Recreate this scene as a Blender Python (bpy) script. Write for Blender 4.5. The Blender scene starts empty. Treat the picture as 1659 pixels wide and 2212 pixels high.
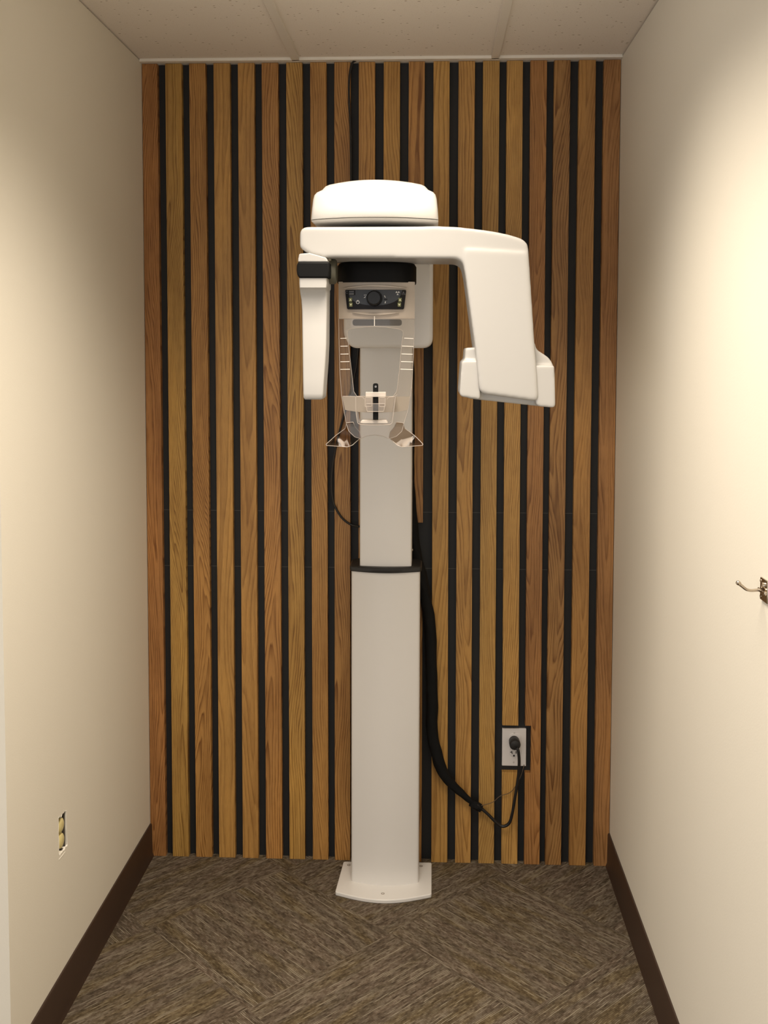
import bpy, bmesh, math, random
from mathutils import Vector, Matrix
random.seed(7)
S = bpy.context.scene
C = S.collection

# ------------------------------------------------------------------ camera, light, exposure
W, H, D = 1.475, 2.527, 3.1734          # niche width, ceiling height, camera to slats
YAW, PIT, ROL = -0.0403774, -0.0570299, 0.0024448
CAM = Vector((0.904952, -3.173399, 1.641147)); F = 2197.334; PX, PY = 844.7685, 879.3732
cy, sy, cp, sp, cr, sr = math.cos(YAW), math.sin(YAW), math.cos(PIT), math.sin(PIT), math.cos(ROL), math.sin(ROL)
FW = Vector((sy*cp, cy*cp, sp)); R0 = Vector((cy, -sy, 0)); U0 = R0.cross(FW)
RT = R0*cr + U0*sr; UP = U0*cr - R0*sr
cd = bpy.data.cameras.new('camera'); cam = bpy.data.objects.new('camera', cd); C.objects.link(cam)
M = Matrix((RT, UP, -FW)).transposed().to_4x4(); M.translation = CAM; cam.matrix_world = M
cd.sensor_fit = 'VERTICAL'; cd.sensor_height = 36; cd.sensor_width = 27; cd.lens = 36*F/2212
cd.shift_x = (829.5-PX)/2212; cd.shift_y = -(1106-PY)/2212
cd.clip_start = 0.02
S.camera = cam

S.view_settings.view_transform = 'Standard'; S.view_settings.look = 'None'
S.view_settings.gamma = 1; S.view_settings.use_curve_mapping = False
S.view_settings.exposure = 0.1

w = bpy.data.worlds.new('world'); S.world = w; w.use_nodes = True
w.node_tree.nodes['Background'].inputs[0].default_value = (1.0, 0.96, 0.93, 1)
w.node_tree.nodes['Background'].inputs[1].default_value = 1.15

def area(name, loc, sx, sz, power, col, spread):
    l = bpy.data.lights.new(name, 'AREA'); l.shape = 'RECTANGLE'; l.size = sx; l.size_y = sz
    l.energy = power; l.color = col; l.spread = math.radians(spread)
    o = bpy.data.objects.new(name, l); C.objects.link(o); o.location = loc; return o
area('troffer_light', (0.80, -1.42, H-.015), .56, .95, 21, (1.0, .885, .745), 118)
area('rear_fill_light', (0.2, -3.9, H-.015), 1.15, .56, 6, (1.0, .90, .80), 150)  # added fill lamp behind the camera, no known fixture there

def P(px, py, Y):
    d = FW + RT*((px-PX)/F) - UP*((py-PY)/F); return CAM + d*((Y-CAM.y)/d.y)
def PXp(px, py, X):
    d = FW + RT*((px-PX)/F) - UP*((py-PY)/F); return CAM + d*((X-CAM.x)/d.x)

# ------------------------------------------------------------------ materials
def mat(name, col=(.8,.8,.8), rough=.5, metal=0., spec=.5, **k):
    m = bpy.data.materials.new(name); m.use_nodes = True
    b = m.node_tree.nodes['Principled BSDF']
    b.inputs['Base Color'].default_value = (*col, 1); b.inputs['Roughness'].default_value = rough
    b.inputs['Metallic'].default_value = metal; b.inputs['Specular IOR Level'].default_value = spec
    for a, v in k.items(): b.inputs[a.replace('_', ' ')].default_value = v
    return m
class NT:
    def __init__(s, m): s.m = m; s.t = m.node_tree; s.b = s.t.nodes['Principled BSDF']
    def n(s, ty, **k):
        o = s.t.nodes.new(ty)
        for a, v in k.items(): setattr(o, a, v)
        return o
    def l(s, a, b): s.t.links.new(a, b)
    def math(s, op, a, b=None, c=None, clamp=False):
        o = s.n('ShaderNodeMath', operation=op, use_clamp=clamp)
        for i, v in enumerate((a, b, c)):
            if v is None: continue
            if isinstance(v, (int, float)): o.inputs[i].default_value = v
            else: s.l(v, o.inputs[i])
        return o.outputs[0]
    def comb(s, x, y, z):
        o = s.n('ShaderNodeCombineXYZ')
        for i, v in enumerate((x, y, z)):
            if isinstance(v, (int, float)): o.inputs[i].default_value = v
            else: s.l(v, o.inputs[i])
        return o.outputs[0]
    def noise(s, vec, scale, detail=2, rough=.5):
        o = s.n('ShaderNodeTexNoise'); o.inputs['Scale'].default_value = scale
        o.inputs['Detail'].default_value = detail; o.inputs['Roughness'].default_value = rough
        if vec is not None: s.l(vec, o.inputs['Vector'])
        return o.outputs['Fac']
    def ramp(s, fac, stops, interp='LINEAR'):
        o = s.n('ShaderNodeValToRGB'); o.color_ramp.interpolation = interp
        e = o.color_ramp.elements
        while len(e) < len(stops): e.new(.5)
        for i, (p, c) in enumerate(stops):
            e[i].position = p; e[i].color = (*c, 1) if len(c) == 3 else c
        s.l(fac, o.inputs[0]); return o.outputs[0]
    def mix(s, fac, a, b, blend='MIX'):
        o = s.n('ShaderNodeMix', data_type='RGBA', blend_type=blend)
        for i, v in ((0, fac), (6, a), (7, b)):
            if isinstance(v, (int, float)): o.inputs[i].default_value = v
            elif isinstance(v, tuple): o.inputs[i].default_value = (*v, 1)
            else: s.l(v, o.inputs[i])
        return o.outputs[2]
    def bump(s, h, strength, dist):
        o = s.n('ShaderNodeBump'); o.inputs['Strength'].default_value = strength
        o.inputs['Distance'].default_value = dist; s.l(h, o.inputs['Height'])
        s.l(o.outputs[0], s.b.inputs['Normal'])
G = (0, 0, 0); O1 = (1, 1, 1)

# painted wall
m_wall = mat('wall_paint', (.83, .785, .675), .55, spec=.3)
t = NT(m_wall); pos = t.n('ShaderNodeNewGeometry').outputs['Position']
t.bump(t.noise(pos, 260, 3), .08, .002)
m_gyp = mat('torn_gypsum', (.84, .80, .72), .9)

# acoustic tile
m_tile = mat('acoustic_tile', (.72, .66, .58), .95, spec=.1)
t = NT(m_tile); pos = t.n('ShaderNodeNewGeometry').outputs['Position']
mp = t.n('ShaderNodeMapping'); mp.inputs['Scale'].default_value = (60, 130, 60); t.l(pos, mp.inputs[0])
vo = t.n('ShaderNodeTexVoronoi'); vo.inputs['Scale'].default_value = 1.0; t.l(mp.outputs[0], vo.inputs['Vector'])
rn = t.n('ShaderNodeSeparateColor'); t.l(vo.outputs['Color'], rn.inputs[0])
rad = t.math('MULTIPLY', t.math('MAXIMUM', t.math('SUBTRACT', rn.outputs[0], .62), 0), .75)
hole = t.math('LESS_THAN', t.math('ADD', vo.outputs['Distance'], t.math('MULTIPLY', t.noise(pos, 700, 1), .12)), t.math('ADD', rad, .02))
fine = t.math('GREATER_THAN', t.noise(pos, 420, 1), .70)
msk = t.math('MAXIMUM', hole, t.math('MULTIPLY', fine, .5))
t.l(t.mix(msk, (.88, .815, .73), (.34, .25, .17)), t.b.inputs['Base Color'])
m_grid = mat('grid_enamel', (.84, .79, .71), .45)

# carpet tiles
TA, TS, TO = .790004, .481959, (.450476, -.066346)
m_carpet = mat('carpet', (.15, .12, .08), .97, spec=.1)
t = NT(m_carpet); pos = t.n('ShaderNodeNewGeometry').outputs['Position']
sx_ = t.n('ShaderNodeSeparateXYZ'); t.l(pos, sx_.inputs[0])
dx = t.math('SUBTRACT', sx_.outputs[0], TO[0]); dy = t.math('SUBTRACT', sx_.outputs[1], TO[1])
ca, sa = math.cos(TA), math.sin(TA)
u = t.math('ADD', t.math('MULTIPLY', dx, ca), t.math('MULTIPLY', dy, sa))
v = t.math('SUBTRACT', t.math('MULTIPLY', dx, sa), t.math('MULTIPLY', dy, ca))
iu = t.math('FLOOR', t.math('DIVIDE', u, TS)); iv = t.math('FLOOR', t.math('DIVIDE', v, TS))
par = t.math('FLOORED_MODULO', t.math('ADD', iu, iv), 2.0)      # 1: yarn runs along v
inv = t.math('SUBTRACT', 1.0, par)
al = t.math('ADD', t.math('MULTIPLY', v, par), t.math('MULTIPLY', u, inv))
ac = t.math('ADD', t.math('MULTIPLY', u, par), t.math('MULTIPLY', v, inv))
idn = t.math('ADD', t.math('MULTIPLY', iu, 3.7), t.math('MULTIPLY', iv, 9.1))
acw = t.math('ADD', t.math('MULTIPLY', ac, 215), t.math('MULTIPLY', t.noise(t.comb(t.math('MULTIPLY', al, 25), t.math('MULTIPLY', ac, 12), 0), 1, 1), 1.2))
row = t.math('FLOOR', acw); rf = t.math('FRACT', acw)            # yarn rows, about 4.6 mm each
def st(la, off, d=1, r=.5, rr=7.31): return t.noise(t.comb(t.math('ADD', t.math('MULTIPLY', al, la), t.math('MULTIPLY', row, rr)), t.math('MULTIPLY', row, 3.17), t.math('ADD', idn, off)), 1.0, d, r)
n1 = st(48, 0, 2, .6); n3 = st(10, 11, 1, .5, 5.9); n4 = t.noise(t.comb(t.math('MULTIPLY', al, 4), t.math('MULTIPLY', ac, 22), idn), 1, 2)
n5 = t.noise(pos, 420, 2); n6 = t.noise(t.comb(t.math('MULTIPLY', al, 9), t.math('MULTIPLY', ac, 60), idn), 1, 1)
base = t.ramp(t.math('ADD', t.math('MULTIPLY', n1, .78), t.math('MULTIPLY', n5, .22)),
    [(.34, (.068, .050, .033)), (.47, (.118, .091, .063)), (.55, (.165, .133, .097)), (.68, (.215, .180, .136))])
tint = t.ramp(n4, [(.35, (.95, .90, .72)), (.5, (1, 1, 1)), (.65, (.97, .93, .94))])
base = t.mix(1.0, base, tint, 'MULTIPLY')
base = t.mix(1.0, base, t.ramp(n6, [(.35, (.82, .82, .82)), (.65, (1.15, 1.15, 1.15))]), 'MULTIPLY')
lite = t.math('MULTIPLY', t.ramp(n3, [(.60, G), (.66, O1)]), t.ramp(t.math('ABSOLUTE', t.math('SUBTRACT', rf, .5)), [(.18, O1), (.34, G)]))
base = t.mix(t.math('MULTIPLY', lite, .65), base, (.33, .285, .21))
edge = t.ramp(t.math('ABSOLUTE', t.math('SUBTRACT', rf, .5)), [(.30, G), (.5, O1)])
base = t.mix(t.math('MULTIPLY', edge, .45), base, (.040, .028, .018))
t.l(base, t.b.inputs['Base Color'])
t.bump(t.math('ADD', t.math('MULTIPLY', edge, -.8), t.math('ADD', n1, t.math('MULTIPLY', n5, .6))), .5, .003)

# oak
def oak():
    m = mat('oak_slat', (.4, .22, .08), .42, spec=.35); t = NT(m)
    tc = t.n('ShaderNodeTexCoord').outputs['Object']; oi = t.n('ShaderNodeObjectInfo')
    rnd = oi.outputs['Random']; s = t.n('ShaderNodeSeparateXYZ'); t.l(tc, s.inputs[0])
    def seed(k): return t.math('FRACT', t.math('MULTIPLY', rnd, k))
    zo = t.math('ADD', s.outputs[2], t.math('MULTIPLY', rnd, 53.0))
    # drift of the pith line along the board
    dr = t.noise(t.comb(0, t.math('MULTIPLY', rnd, 31), t.math('MULTIPLY', zo, .9)), 1, 1)
    x0 = t.math('MULTIPLY', t.math('SUBTRACT', dr, .5), .22)
    x0 = t.math('ADD', x0, t.math('MULTIPLY', t.math('SUBTRACT', seed(17.3), .5), .07))
    wv = t.noise(t.comb(t.math('MULTIPLY', s.outputs[0], 14), t.math('MULTIPLY', rnd, 77), t.math('MULTIPLY', zo, 3)), 1, 2)
    xx = t.math('ADD', t.math('SUBTRACT', s.outputs[0], x0), t.math('MULTIPLY', t.math('SUBTRACT', wv, .5), .022))
    q = t.math('SQRT', t.math('ADD', t.math('MULTIPLY', xx, xx), .00016))
    slope = t.math('MULTIPLY', t.math('SUBTRACT', seed(41.7), .4), .12)
    val = t.math('ADD', q, t.math('MULTIPLY', zo, slope))
    val = t.math('ADD', val, t.math('MULTIPLY', t.noise(t.comb(t.math('MULTIPLY', s.outputs[0], 30), 0, t.math('MULTIPLY', zo, 1.8)), 1, 2), .020))
    fr = t.math('ADD', 75, t.math('MULTIPLY', seed(7.9), 150))
    ph = t.math('FRACT', t.math('MULTIPLY', val, fr))
    ring = t.ramp(ph, [(0, (.0, .0, .0)), (.45, (.15, .15, .15)), (.78, (.75, .75, .75)), (.90, O1), (1.0, G)])
    amp = t.math('ADD', .55, t.math('MULTIPLY', seed(23.1), .5))
    pore = t.noise(t.comb(t.math('MULTIPLY', s.outputs[0], 900), 0, t.math('MULTIPLY', zo, 22)), 1, 2, .6)
    brk = t.noise(t.comb(t.math('MULTIPLY', s.outputs[0], 60), 3, t.math('MULTIPLY', zo, 9)), 1, 2)
    ringm = t.math('MULTIPLY', t.math('MULTIPLY', ring, amp), t.ramp(brk, [(.3, (.35, .35, .35)), (.6, O1)]))
    col = oi.outputs['Color']
    dark = t.mix(1.0, col, (.36, .27, .19), 'MULTIPLY')
    c = t.mix(ringm, col, dark)
    c = t.mix(t.math('MULTIPLY', t.ramp(pore, [(.36, O1), (.5, G)]), .38), c, dark)
    blot = t.noise(t.comb(t.math('MULTIPLY', s.outputs[0], 18), t.math('MULTIPLY', rnd, 9), t.math('MULTIPLY', zo, 2.4)), 1, 3)
    c = t.mix(1.0, c, t.ramp(blot, [(.32, (.80, .76, .72)), (.5, O1), (.68, (1.12, 1.10, 1.02))]), 'MULTIPLY')
    t.l(c, t.b.inputs['Base Color'])
    t.bump(t.math('ADD', t.math('MULTIPLY', pore, .5), ring), .12, .001)
    return m
m_oak = oak()
m_black = mat('black_wall_paint', (.010, .0105, .011), .62)
t = NT(m_black); pos = t.n('ShaderNodeNewGeometry').outputs['Position']
s_ = t.n('ShaderNodeSeparateXYZ'); t.l(pos, s_.inputs[0])
seam = None
for zz in (P(945, 1106.5, .022).z, P(945, 1228, .022).z):
    k = t.math('LESS_THAN', t.math('ABSOLUTE', t.math('SUBTRACT', s_.outputs[2], zz)), .0007)
    seam = k if seam is None else t.math('MAXIMUM', seam, k)
t.l(t.mix(seam, (.010, .0105, .011), (.10, .09, .08)), t.b.inputs['Base Color'])
m_brown = mat('brown_vinyl', (.040, .021, .013), .45)
m_white3 = mat('white_cover_lit', (.76, .74, .70), .34)  # machine white, kept lighter than the shell for the overlit cap
m_white = mat('white_enamel', (.74, .72, .69), .30, spec=.5)
m_white2 = mat('white_shell_dimmed', (.47, .458, .435), .38, spec=.5)  # same white plastic, darkened so the arm looks less brightly lit
m_seam = mat('seam_grey', (.25, .23, .20), .6)
m_blk = mat('black_plastic', (.005, .005, .005), .6, spec=.15)
m_blkm = mat('black_sleeve', (.006, .006, .006), .8, spec=.2)
m_cord = mat('black_cord', (.010, .009, .009), .40)
m_rubber = mat('dark_rubber', (.018, .017, .016), .5)
m_knob = mat('knob_black', (.006, .007, .009), .4, spec=.3)
m_frost = mat('frosted_acrylic', (.50, .425, .35), .30)
m_panel = mat('panel_black', (.006, .005, .006), .4, spec=.2)
m_slate = mat('panel_slate', (.050, .056, .066), .4, spec=.25)
m_mark = mat('print_white', (.62, .62, .60), .5)
m_markg = mat('print_grey', (.20, .20, .21), .5)
m_green = mat('button_green', (.16, .17, .06), .4)
m_cream = mat('arrow_cream', (.80, .78, .55), .4)
m_mirror = mat('tinted_mirror', (.012, .011, .010), .35, spec=.25)
m_chrome = mat('brushed_nickel', (.50, .43, .35), .18, metal=1.0)
m_steel = mat('zinc_steel', (.42, .38, .33), .45, metal=.8)
m_ivory = mat('ivory_plastic', (.70, .60, .28), .35)
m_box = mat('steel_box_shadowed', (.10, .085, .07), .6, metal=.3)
m_plate = mat('white_nylon', (.72, .69, .67), .35)
m_dark = mat('slot_dark', (.006, .005, .005), .7)
m_copper = mat('brown_wire', (.10, .065, .035), .5)
m_tick = mat('tick_white', (.90, .84, .76), .5)

def acrylic(name, tint, boost, whit=0.0, dc=(.80, .72, .64)):
    m = bpy.data.materials.new(name); m.use_nodes = True; nt = m.node_tree
    nt.nodes.remove(nt.nodes['Principled BSDF']); out = nt.nodes['Material Output']
    tr = nt.nodes.new('ShaderNodeBsdfTransparent'); tr.inputs[0].default_value = (*tint, 1)
    gl = nt.nodes.new('ShaderNodeBsdfGlossy'); gl.inputs['Roughness'].default_value = .06
    fr = nt.nodes.new('ShaderNodeFresnel'); fr.inputs[0].default_value = 1.49
    mu = nt.nodes.new('ShaderNodeMath'); mu.operation = 'MULTIPLY_ADD'; mu.use_clamp = True
    mu.inputs[1].default_value = boost; mu.inputs[2].default_value = 0.0
    mx = nt.nodes.new('ShaderNodeMixShader'); nt.links.new(fr.outputs[0], mu.inputs[0])
    nt.links.new(mu.outputs[0], mx.inputs[0]); nt.links.new(tr.outputs[0], mx.inputs[1]); nt.links.new(gl.outputs[0], mx.inputs[2])
    last = mx
    if whit:
        df = nt.nodes.new('ShaderNodeBsdfDiffuse'); df.inputs[0].default_value = (*dc, 1)
        m2 = nt.nodes.new('ShaderNodeMixShader'); m2.inputs[0].default_value = whit
        nt.links.new(mx.outputs[0], m2.inputs[1]); nt.links.new(df.outputs[0], m2.inputs[2]); last = m2
    nt.links.new(last.outputs[0], out.inputs[0]); return m
m_acr = acrylic('clear_acrylic', (.97, .95, .93), 1.0, .05)
m_acre = acrylic('acrylic_edge', (.85, .78, .72), 1.6, .50)
m_band = acrylic('painted_reflection', (.90, .87, .84), 1.0, .80, (.40, .345, .285))  # reflection of the room on the shield, put into the colour
m_hand = acrylic('refraction_brown_acrylic', (.72, .64, .56), .45, .0)  # clear handles; brown tint stands for the dark surroundings they refract
m_glass = mat('moulded_acrylic', (.97, .94, .91), .03, Transmission_Weight=1.0, IOR=1.47)

# ------------------------------------------------------------------ mesh helpers
def link(name, bm, m, parent=None, bevel=0, seg=3, smooth=35, angle=40, loc=None):
    me = bpy.data.meshes.new(name)
    bmesh.ops.recalc_face_normals(bm, faces=bm.faces)
    if loc is not None:
        for vt in bm.verts: vt.co -= Vector(loc)
    bm.to_mesh(me); bm.free()
    for x in (m if isinstance(m, (list, tuple)) else [m]): me.materials.append(x)
    o = bpy.data.objects.new(name, me); C.objects.link(o)
    if loc is not None: o.location = loc
    if bevel:
        b = o.modifiers.new('bevel', 'BEVEL'); b.width = bevel; b.segments = seg
        b.limit_method = 'ANGLE'; b.angle_limit = math.radians(angle); b.harden_normals = False
    if smooth:
        me.shade_smooth()
        try:
            for p in me.polygons: p.use_smooth = True
            me.set_sharp_from_angle(angle=math.radians(smooth))
        except Exception: pass
    if parent is not None:
        o.parent = parent
        if parent.type == 'EMPTY': o.matrix_parent_inverse = Matrix.Translation(-parent.location)
        elif parent.parent is None: o.matrix_parent_inverse = Matrix.Translation(-parent.location)
    return o
def thing(name, label, cat, loc):
    o = bpy.data.objects.new(name, None); C.objects.link(o); o.location = loc; o.empty_display_size = .1
    o['label'] = label; o['category'] = cat; return o
def tag(o, label, cat): o['label'] = label; o['category'] = cat; return o
def struct(o): o['kind'] = 'structure'; return o
def box(bm, x0, x1, y0, y1, z0, z1, mi=0):
    vs = [bm.verts.new(p) for p in ((x0,y0,z0),(x1,y0,z0),(x1,y1,z0),(x0,y1,z0),(x0,y0,z1),(x1,y0,z1),(x1,y1,z1),(x0,y1,z1))]
    for f in ((0,3,2,1),(4,5,6,7),(0,1,5,4),(1,2,6,5),(2,3,7,6),(3,0,4,7)):
        bm.faces.new([vs[i] for i in f]).material_index = mi
    return vs
def rpoly(pts, r, n=6):
    """round the corners of a polygon; pts are (x, y) or (x, y, radius)"""
    out = []; N = len(pts)
    for i, p in enumerate(pts):
        a = Vector(pts[i-1][:2]); b = Vector(p[:2]); c = Vector(pts[(i+1) % N][:2]); rr = p[2] if len(p) > 2 else r
        if rr <= 0: out.append(tuple(b)); continue
        e1 = (a-b); e2 = (c-b); l1, l2 = e1.length, e2.length; e1 /= l1; e2 /= l2
        d = min(rr, l1*.49, l2*.49)
        s, e = b+e1*d, b+e2*d
        for k in range(n+1):
            q = k/n; out.append(tuple(s*(1-q)**2 + b*2*q*(1-q) + e*q*q))
    return out
def prism(bm, pts, f, g):
    """pts -> list; f(p) and g(p) give the front and back corner"""
    a = [bm.verts.new(f(p)) for p in pts]; b = [bm.verts.new(g(p)) for p in pts]
    bm.faces.new(a); bm.faces.new(b[::-1])
    for i in range(len(a)):
        j = (i+1) % len(a); bm.faces.new((a[j], a[i], b[i], b[j]))
def pprism(bm, pts, Yf, Yb, r=0, n=6):
    q = rpoly(pts, r, n) if r or any(len(p) > 2 for p in pts) else pts
    def fr(p): return P(p[0], p[1], Yf)
    def bk(p): v = P(p[0], p[1], Yf); return Vector((v.x, Yb, v.z))
    prism(bm, q, fr, bk)
def loft(bm, rings, cap=True):
    R = [[bm.verts.new(p) for p in r] for r in rings]
    n = len(R[0])
    for a, b in zip(R, R[1:]):
        for i in range(n): j = (i+1) % n; bm.faces.new((a[i], a[j], b[j], b[i]))
    if cap: bm.faces.new(R[0][::-1]); bm.faces.new(R[-1])
    return R
def rrect(x0, x1, y0, y1, z, r, n=5):
    return [Vector((p[0], p[1], z)) for p in rpoly([(x0,y0),(x1,y0),(x1,y1),(x0,y1)], r, n)]
def lathe(bm, c, axis, prof, n=28):
    ax = Vector(axis).normalized(); e = ax.orthogonal().normalized(); g = ax.cross(e)
    rings = [[Vector(c)+ax*h+(e*math.cos(2*math.pi*i/n)+g*math.sin(2*math.pi*i/n))*max(r, 1e-5) for i in range(n)] for h, r in prof]
    loft(bm, rings)
def smoothpath(pts, k=8):
    P_ = [Vector(p) for p in pts]; out = []
    for i in range(len(P_)-1):
        a = P_[max(i-1, 0)]; b = P_[i]; c = P_[i+1]; d = P_[min(i+2, len(P_)-1)]
        for j in range(k):
            q = j/k; out.append(.5*((2*b)+(c-a)*q+(2*a-5*b+4*c-d)*q*q+(3*b-a-3*c+d)*q**3))
    out.append(P_[-1]); return out
def tube(bm, pts, rad, n=12, k=8, wob=0.):
    pp = smoothpath(pts, k) if k else [Vector(p) for p in pts]; N = len(pp); rings = []; e = None
    for i, p in enumerate(pp):
        tg = (pp[min(i+1, N-1)]-pp[max(i-1, 0)]).normalized()
        if e is None: e = tg.orthogonal().normalized()
        e = (e-tg*e.dot(tg)).normalized(); g = tg.cross(e)
        r = rad(i/(N-1)) if callable(rad) else rad
        rings.append([p+(e*math.cos(2*math.pi*j/n)+g*math.sin(2*math.pi*j/n))*r*(1+wob*math.sin(j*2.1+i*.9)*.5+wob*math.sin(i*.37+j)*.5) for j in range(n)])
    loft(bm, rings)

# ------------------------------------------------------------------ setting
YE = -1.086            # the left wall ends here, at an outside corner
YN = -4.3
bm = bmesh.new(); box(bm, -2.2, W+.12, YN, .10, -.08, 0); fl = struct(link('floor', bm, m_carpet, smooth=0))
# back wall, black
bm = bmesh.new(); box(bm, 0, W, .022, .10, 0, H); struct(link('wall_back', bm, m_black, smooth=0))
# right wall
bm = bmesh.new(); box(bm, W, W+.12, YN, .10, 0, H); struct(link('wall_right', bm, m_wall, smooth=0))
# left wall with the torn opening
holepx = [(126.2,1768),(128.3,1764),(130.3,1763.2),(131.4,1766),(133,1763.5),(134.4,1758.5),(137,1756.4),(139,1752.6),(141.4,1752.4),(143.6,1751),
          (143.7,1764),(144.1,1778),(144.2,1792),(144.9,1807),(145.6,1825),(143.2,1829.4),(141.2,1829),(139.8,1833),(138,1837),(135.6,1837.8),(133,1841.5),(130.4,1844.5),
          (128.6,1847.5),(127.1,1843.6),(127.4,1830),(127.1,1814),(126.4,1800),(126.7,1785)]
hole = [PXp(x, y, 0) for x, y in holepx]
def plate_with_hole(bm, outer, inner, ext):
    vo_ = [bm.verts.new(p) for p in outer]; vi = [bm.verts.new(p) for p in inner]
    es = [bm.edges.new((l[i], l[(i+1) % len(l)])) for l in (vo_, vi) for i in range(len(l))]
    r = bmesh.ops.triangle_fill(bm, use_beauty=True, edges=es)
    fs = [f for f in r['geom'] if isinstance(f, bmesh.types.BMFace)]
    r = bmesh.ops.extrude_face_region(bm, geom=fs)
    nv = [x for x in r['geom'] if isinstance(x, bmesh.types.BMVert)]
    bmesh.ops.translate(bm, verts=nv, vec=ext)
bm = bmesh.new()
plate_with_hole(bm, [Vector(p) for p in ((0,YE,0),(0,.10,0),(0,.10,H),(0,YE,H))], hole, (-.12, 0, 0))
wl = struct(link('wall_left', bm, m_wall, smooth=0))
bm = bmesh.new(); box(bm, -2.2, -.12, YE, YE+.12, 0, H); struct(link('wall_return', bm, m_wall, smooth=0))
# baseboards
def bboard(name, x0, x1, y0, y1, wall):
    bm = bmesh.new(); s = 1 if x1 > x0 else -1
    prof = [(0, 0), (.012*s, 0), (.0105*s, .004), (.0075*s, .012), (.0065*s, .104), (.004*s, .108), (0, .108)]
    prism(bm, prof, lambda p: Vector((wall+p[0], y0, p[1])), lambda p: Vector((wall+p[0], y1, p[1])))
    struct(link(name, bm, m_brown, smooth=40))
bboard('baseboard_left', 0, 1, YE, -.0005, 0)
bboard('baseboard_right', 1, 0, YN, -.0005, W)
# ceiling: tiles above an exposed grid
bm = bmesh.new(); box(bm, -2.2, W+.12, YN, .10, H+.004, H+.06); ce = struct(link('ceiling', bm, m_tile, smooth=0))
xb = .481959
def tbar(name, x0, x1, y0, y1, z0=H-.0045):
    bm = bmesh.new(); box(bm, x0, x1, y0, y1, z0, H+.005); struct(link(name, bm, m_grid, bevel=.0006, seg=1, smooth=0))
tbar('trim_1', xb-.012, xb+.012, YN, -.014)
tbar('trim_2', xb+.6096-.012, xb+.6096+.012, YN, -.014)
tbar('trim_3', 0, W, -.022, .022)
tbar('trim_4', xb+.012, xb+.5976, -.795, -.771)
tbar('trim_5', xb+.012, xb+.5976, -2.037, -2.013)

# ------------------------------------------------------------------ slat cladding
top = [(20,73),(100,155),(181,236),(263,318),(345,400),(425,480),(507,561),(587,641),(668,722),(750,804),(833,887),(916,969),(998,1051),(1081,1135),(1162,1216),(1240,1293),(1318,1372),(1396,1449),(1477,1532),(1559,1615)]
top = [((a-20)/1595*W, (b-20)/1595*W) for a, b in top]
bot = {0:(326,360),1:(375,410),2:(426,461),3:(476.5,511.5),4:(528,562),5:(578.5,613.5),6:(629.6,663),7:(680,713.5),12:(935,969.5),13:(986,1019),14:(1036,1069),15:(1085,1119),16:(1133.4,1166),17:(1178,1211.7),18:(1229,1263.4),19:(1281,1314)}
sl = thing('slat_cladding', 'vertical oak slats with black gaps between them covering the back wall', 'slat wall', (W/2, .01, 0))
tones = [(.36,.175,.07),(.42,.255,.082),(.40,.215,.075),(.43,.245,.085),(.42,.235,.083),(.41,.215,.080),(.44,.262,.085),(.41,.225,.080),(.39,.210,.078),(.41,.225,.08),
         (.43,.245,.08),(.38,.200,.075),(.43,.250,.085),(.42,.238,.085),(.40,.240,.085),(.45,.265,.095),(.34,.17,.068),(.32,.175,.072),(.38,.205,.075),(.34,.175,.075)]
zcut12 = P(905, 1129, 0).z; zlow12 = P(912, 1290, 0).z
zo1, zo2 = P(1110, 1567.5, 0).z, P(1110, 1669, 0).z; xn = P(1147, 1615, 0).x
for i, (a, b) in enumerate(top):
    if i in bot: c, d = [(q-326)/988*W for q in bot[i]]
    else: c, d = a, b
    a, b, c, d = [min(max(q, .0015), W-.0015) for q in (a, b, c, d)]
    fx = lambda z, a=a, b=b, c=c, d=d: (c+(a-c)*z/H, d+(b-d)*z/H)
    def board(bm, z0, z1):
        l0, r0 = fx(z0); l1, r1 = fx(z1)
        prism(bm, [(l0, z0), (r0, z0), (r1, z1), (l1, z1)], lambda p: Vector((p[0], 0, p[1])), lambda p: Vector((p[0], .0225, p[1])))
    bm = bmesh.new(); zt = H-.0055
    segs = [(0, zt)]
    if i == 11: segs = [(0, zlow12), (zcut12, zt)]
    if i == 15: segs = [(0, zo2), (zo1, zt)]
    cx0 = (a+b)/2
    if i == 16:
        l = lambda z: fx(z)[0]; r = lambda z: fx(z)[1]
        prism(bm, [(l(0), 0), (r(0), 0), (r(zt), zt), (l(zt), zt), (l(zo1), zo1), (xn, zo1), (xn, zo2), (l(zo2), zo2)],
              lambda p: Vector((p[0], 0, p[1])), lambda p: Vector((p[0], .0225, p[1])))
    else:
        for s0, s1 in segs: board(bm, s0, s1)
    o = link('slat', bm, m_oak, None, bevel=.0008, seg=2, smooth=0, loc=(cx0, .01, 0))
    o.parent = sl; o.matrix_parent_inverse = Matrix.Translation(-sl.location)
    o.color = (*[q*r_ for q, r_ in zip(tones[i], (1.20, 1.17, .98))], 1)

# ------------------------------------------------------------------ x-ray machine
XR = thing('dental_xray_machine', 'white floor-standing panoramic dental x-ray machine with a C-shaped rotating arm', 'x-ray machine', (.767, -.14, 0))
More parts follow.
